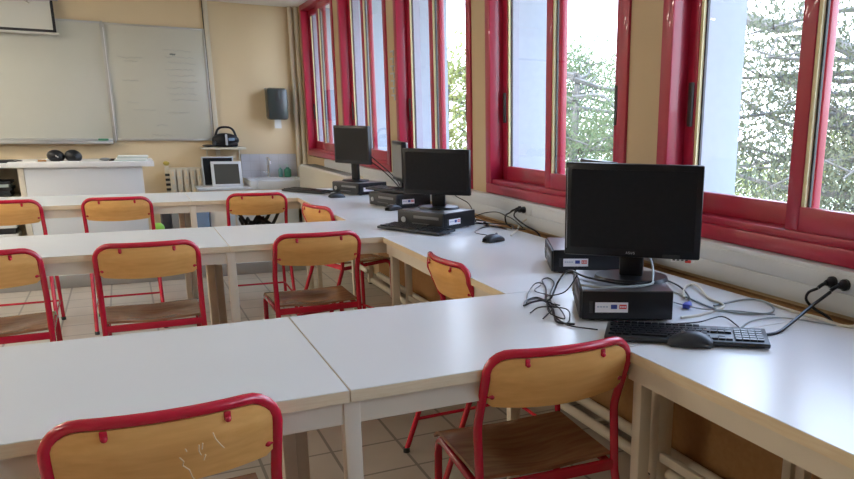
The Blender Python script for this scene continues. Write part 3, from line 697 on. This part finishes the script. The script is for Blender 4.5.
def pile(x, y, z, n, w, d, label0, mts, gname, th=.022):
    for k in range(n):
        b = MB(); j = random.uniform(-.015, .015); b.box(-w / 2 + j, w / 2 + j, -d / 2, d / 2, 0, th - .001, mts[k % len(mts)], .003)
        oo = tag(b.build('file_folder'), label0 % (['lowest', 'second from below', 'third from below', 'fourth from below', 'topmost'][k if k < 4 and k < n - 1 else 4]), 'folder', gname); oo.location = (x, y, z + k * th)
pile(-1.05, 8.06, .622, 5, .36, .28, "dark folder in the open shelf of the teacher's desk, %s of its pile", [M['blackm'], M['darkgrey'], M['blackm'], M['paperg'], M['blackm']], 'folders in the upper shelf', .026)
pile(-1.05, 8.06, .152, 5, .36, .28, "folder in the bottom shelf of the teacher's desk, %s of its pile", [M['blackm'], M['midgrey'], M['paper'], M['blackm'], M['paper']], 'folders in the bottom shelf', .05)
dz = .912
for k, (x, lb) in enumerate(((-.53, "left of two round black pouches on the teacher's desk"), (-.40, "right of two round black pouches on the teacher's desk"))):
    o = thing('black_pouch', lb, 'pouch', (x, 7.98, dz), 0, 'black pouches')
    b = MB(); m = Matrix.Rotation(math.radians(12), 4, 'Y'); b.sphere((0, 0, .042), (.068, .06, .056), M['black'], 18, m)
    for v in b.bm.verts: v.co.z = max(v.co.z, 0)
    b.build('pouch_body', o)
    b = MB(); b.tube([(.01, -.057, .05), (.03, -.058, .035)], .006, M['chrome'] if k == 0 else M['black'], 8); b.build('zip_pull', o)
b = MB(); b.box(-.14, .12, -.10, .10, 0, .018, M['darkgrey'], .005); b.box(-.12, .10, -.08, .08, .018, .022, M['black']); b.sphere((.135, 0, .01), (.03, .02, .01), M['blackm'], 10); o = tag(b.build('closed_laptop'), "dark closed laptop at the left end of the teacher's desk", 'laptop'); o.location = (-.93, 8.0, dz - .009); o.rotation_euler = (0, 0, .1)
for k in range(4):
    b = MB(); b.box(-.125 + .004 * k, .125, -.09, .09, 0, .011, M['paper'] if k % 2 else M['paperg'], .002)
    o = tag(b.build('exercise_book'), "pale exercise book at the right end of the teacher's desk, %s of the stack" % ['bottom', 'second', 'third', 'top'][k], 'book', 'exercise books on the teacher\'s desk'); o.location = (.045 + .006 * k, 7.97, dz + .0115 * k); o.rotation_euler = (0, 0, .03 * (k - 2))
b = MB(); b.sphere((0, 0, .014), (.045, .03, .014), M['midgrey'], 12); o = tag(b.build('eraser'), "grey board eraser on the teacher's desk", 'eraser'); o.location = (-.155, 7.95, dz)
b = MB(); b.tube([(-.035, 0, .010), (.03, .005, .010)], .010, M['blackm'], 8); o = tag(b.build('thick_marker'), "thick black marker lying on the teacher's desk", 'pen'); o.location = (-.09, 7.96, dz)
b = MB(); b.box(-.07, .07, -.05, .05, 0, .002, M['sticker']); o = tag(b.build('loose_paper'), "sheet of white paper lying before the pouches on the teacher's desk", 'paper'); o.location = (-.42, 7.88, dz)
b = MB(); b.tube([(-.03, 0, .008), (.03, 0, .008)], .008, M['cork'], 8); o = tag(b.build('chalk_holder'), "small brown holder left of the black pouches", 'holder'); o.location = (-.62, 7.9, dz)

# boxes standing on the platform behind the far table
def carton(name, label, cat, x, y, z, w, d, h, m, m2, z0=.10):
    o = thing(name, label, cat, (x, y, z0)); b = MB(); b.box(-w / 2, w / 2, 0, d, 0, h, m, .005); b.build('box_body', o)
    b = MB(); b.box(-w / 2 + .02, w / 2 - .02, -.003, 0, h * .15, h * .62, m2, .001); b.build('front_label', o)
carton('black_case', 'tall black case standing under the far table, left of the grey box', 'case', .255, 7.2, 0, .07, .3, .43, M['blackm'], M['darkgrey'])
carton('grey_box', 'grey box with a mauve front seen under the far table', 'box', .37, 7.2, 0, .15, .25, .42, M['midgrey'], M['silver'])
carton('blue_carton', 'blue and white carton seen under the far table right of the grey box', 'box', .53, 7.2, 0, .115, .25, .435, M['bluebox'], M['paper'])
carton('beige_carton', 'beige carton beside the blue and white one under the far table', 'box', .68, 7.25, 0, .16, .25, .44, M['cream'], M['creammetal'])
b = MB(); b.sphere((0, 0, .045), (.045, .045, .045), M['lime'], 16); o = tag(b.build('green_ball'), 'lime green ball beside the chair in front of the teacher\'s desk', 'ball'); o.location = (.185, 7.05, .36)
b = MB(); b.box(-.09, .09, -.09, .09, 0, .26, M['orange'], .01); o = tag(b.build('orange_bin'), "orange bin holding up the lime green ball", 'bin'); o.location = (.16, 7.07, .10)
# black straps on the seat of a far chair
o = thing('strap_bundle', 'black tangled straps lying on the seat of the far right-hand chair', 'straps', (.745, 5.57, .496))
R = random.Random(11)
for k in range(9):
    a = R.uniform(0, 6.28); c = Vector((R.uniform(-.06, .06), R.uniform(-.05, .05), 0)); d = Vector((math.cos(a), math.sin(a) * .6, 0)) * R.uniform(.10, .16)
    b = MB(); b.tube(spline([c - d + Vector((0, 0, .008)), c - d * .3 + Vector((0, .01, .04 + R.uniform(0, .03))), c + d * .3 + Vector((0, 0, .02 + R.uniform(0, .04))), c + d + Vector((0, 0, .012 + .05 * (k % 3)))]), .008, M['blackm'], 8); b.build('strap', o)
b = MB(); b.sphere((0, 0, .018), (.12, .08, .018), M['blackm'], 14); b.build('strap_pad', o); o.scale = (1.1, 1.1, 2.0)
# grey letters sticker on the pier
o = MB()
for k in range(7):
    z = 1.79 - k * .052
    o.box(1.793, 1.7995, 5.70 - .04, 5.70 + .04 + .01 * (k % 2), z, z + .012, M['silver']); o.box(1.793, 1.7995, 5.70 - .04 + .012 * (k % 3), 5.70 - .025 + .012 * (k % 3), z - .03, z, M['silver'])
tag(o.build('pier_notice'), 'vertical strip of grey lettering on the pier between two windows', 'sign')

# lamps added out of frame to brighten the room and front wall
for k, (x, y) in enumerate(((-3.2, 1.0), (-2.0, 4.4), (-1.9, 7.35), (-3.6, 4.4), (-3.6, 7.35))):
    o = thing('fill_lamp', 'added unseen fill lamp, %s' % ['farthest from the windows', 'over the middle row, away from the windows', "nearest the teacher's desk", 'in the outer row at the middle', 'in the outer row at the front'][k], 'lamp', (x, y, CZ), 0, 'added fill lamps')
    b = MB(); b.box(-.09, .09, -.62, .62, -.05, -.002, M['trunk'], .006); b.build('fill_lamp_housing', o)
    b = MB(); b.box(-.08, .08, -.60, .60, -.062, -.05, M['lamp'], .003); b.build('fill_lamp_diffuser', o)

# ------------------------------------------------------------------ outside
b = MB(); b.box(2.3, 60, -30, 70, -3.7, -3.5, M['ground']); tag(b.build('garden_ground'), 'pale dry ground outside below the windows', 'ground', kind='structure')
def tree(label, base, H, crown, leaf, seed, nleaf, branches, lsize=.036, spread=.6):
    R = random.Random(seed)
    o = thing('garden_tree', label, 'tree', base, 0, 'trees outside the windows')
    t = MB(); tips = []
    trunk = spline([(0, 0, 0), (.15, .1, H * .35), (-.05, -.1, H * .7), (.1, .05, H)], 5)
    t.tube(trunk, [.17 * (1 - .75 * i / (len(trunk) - 1)) for i in range(len(trunk))], M['bark'], 8)
    for k in range(branches):
        z = H * R.uniform(.35, 1.0); a = R.uniform(0, 2 * math.pi); L = crown * R.uniform(.55, 1.0) * (1 - .35 * (z / H - .35))
        p0 = Vector((0, 0, z)); p1 = p0 + Vector((math.cos(a), math.sin(a), R.uniform(-.15, .35))) * L * .5; p2 = p0 + Vector((math.cos(a + R.uniform(-.4, .4)), math.sin(a + R.uniform(-.4, .4)), R.uniform(-.25, .4))) * L
        t.tube(spline([p0, p1, p2], 4), [.045 * (1 - .1 * i) for i in range(9)], M['bark'], 5)
        for q in range(5):
            c = p1.lerp(p2, R.uniform(.2, 1)); d = Vector((R.uniform(-1, 1), R.uniform(-1, 1), R.uniform(-.6, .8))) * L * .35
            t.tube([c, c + d], [.012, .004], M['bark'], 4); tips.append(c + d); tips.append(c + d * .5)
        tips.append(p2)
    t.build('trunk', o)
    verts = []; faces = []
    for k in range(nleaf):
        c = R.choice(tips) + Vector((R.gauss(0, 1), R.gauss(0, 1), R.gauss(0, .7))) * spread * .5
        n = Vector((R.gauss(0, 1), R.gauss(0, 1), R.gauss(0, 1))).normalized(); u = n.orthogonal().normalized(); w = n.cross(u); s = lsize * R.uniform(.5, 1.3)
        i = len(verts); verts += [c - u * s, c + w * s * .35, c + u * s, c - w * s * .35]; faces.append((i, i + 1, i + 2, i + 3))
    me = bpy.data.meshes.new('foliage'); me.from_pydata(verts, [], faces); me.materials.append(leaf); f = bpy.data.objects.new('foliage', me); COL.objects.link(f); f.parent = o
    f['kind'] = 'stuff'
    return o
G = -3.5
tree('pine tree with a long sloping limb outside the near window', (7.2, 5.6, G), 6.6, 2.6, M['leafa'], 1, 42000, 46)
tree('pine tree behind the first one, seen low through the near window', (10.5, 9.6, G), 4.6, 2.6, M['leafb'], 2, 34000, 30)
tree('hazy pine tree seen at the right edge of the near window', (9.0, 5.4, G), 5.2, 2.4, M['leafa'], 3, 32000, 34)
tree('grey-green tree seen through the window left of the near monitor', (6.6, 11.2, G), 5.6, 2.6, M['leafc'], 4, 44000, 38)
tree('yellow-green tree in the window behind the rear monitors', (6.0, 15.5, G), 5.8, 2.3, M['leafb'], 5, 14000, 26, .07)
tree('tall distant tree between the two near windows', (10.5, 15.8, G), 5.6, 3.2, M['leafc'], 6, 16000, 28, .08)
# the limb crossing the near window
b = MB(); b.tube(spline([(7.2, 7.9, 2.65), (7.3, 7.2, 2.45), (7.3, 6.5, 2.25), (7.2, 5.65, 1.95)]), .075, M['bark'], 8); b.tube(spline([(7.0, 7.0, 1.9), (7.2, 6.7, 1.7), (7.4, 6.3, 1.3), (7.3, 5.7, .9)]), .055, M['bark'], 8)
lm = b.build('limb'); par = [o for o in bpy.data.objects if o.name == 'garden_tree'][0]; lm.parent = par; lm.matrix_parent_inverse = Matrix.Translation(-par.location)

# ------------------------------------------------------------------ light
w = bpy.data.worlds.new('World'); sc.world = w; w.use_nodes = True; nt = w.node_tree
bg = nt.nodes['Background']; tc = nt.nodes.new('ShaderNodeTexCoord'); sx = nt.nodes.new('ShaderNodeSeparateXYZ'); cr = nt.nodes.new('ShaderNodeValToRGB')
nt.links.new(tc.outputs['Generated'], sx.inputs[0]); nt.links.new(sx.outputs[2], cr.inputs[0]); nt.links.new(cr.outputs[0], bg.inputs[0])
cr.color_ramp.elements[0].position = 0; cr.color_ramp.elements[0].color = (.78, .87, 1.0, 1); cr.color_ramp.elements[1].position = .9; cr.color_ramp.elements[1].color = (.42, .62, 1.0, 1)
bg.inputs[1].default_value = 2.4
L = bpy.data.lights.new('sun', 'SUN'); L.energy = 2.0; L.angle = .02; L.color = (1, .93, .82); lo = bpy.data.objects.new('sun', L); COL.objects.link(lo)
lo.rotation_euler = Vector((.55, .35, -.9)).to_track_quat('-Z', 'Y').to_euler()

# ------------------------------------------------------------------ camera
yaw, pitch, roll = 0.5159631351507624, 0.24317361344623054, -0.01569709165616788
fpx, cx, cy = 754.594, 557.516, 309.161
fwd = Vector((math.sin(yaw) * math.cos(pitch), math.cos(yaw) * math.cos(pitch), -math.sin(pitch)))
r = Vector((math.cos(yaw), -math.sin(yaw), 0)); d = fwd.cross(r)
c_, s_ = math.cos(roll), math.sin(roll)
R_ = c_ * r + s_ * d; D_ = -s_ * r + c_ * d
mx = Matrix((( R_.x, -D_.x, -fwd.x, 0), (R_.y, -D_.y, -fwd.y, 0), (R_.z, -D_.z, -fwd.z, T + .53), (0, 0, 0, 1)))
cam = bpy.data.cameras.new('camera'); co = bpy.data.objects.new('camera', cam); COL.objects.link(co); co.matrix_world = mx
cam.sensor_width = 36; cam.lens = fpx * 36 / 854; cam.shift_x = -(cx - 427) / 854; cam.shift_y = (cy - 239.5) / 854; cam.clip_start = .03; cam.clip_end = 300
sc.camera = co
sc.view_settings.view_transform = 'Standard'; sc.view_settings.look = 'None'; sc.view_settings.gamma = 1; sc.view_settings.exposure = 2.05
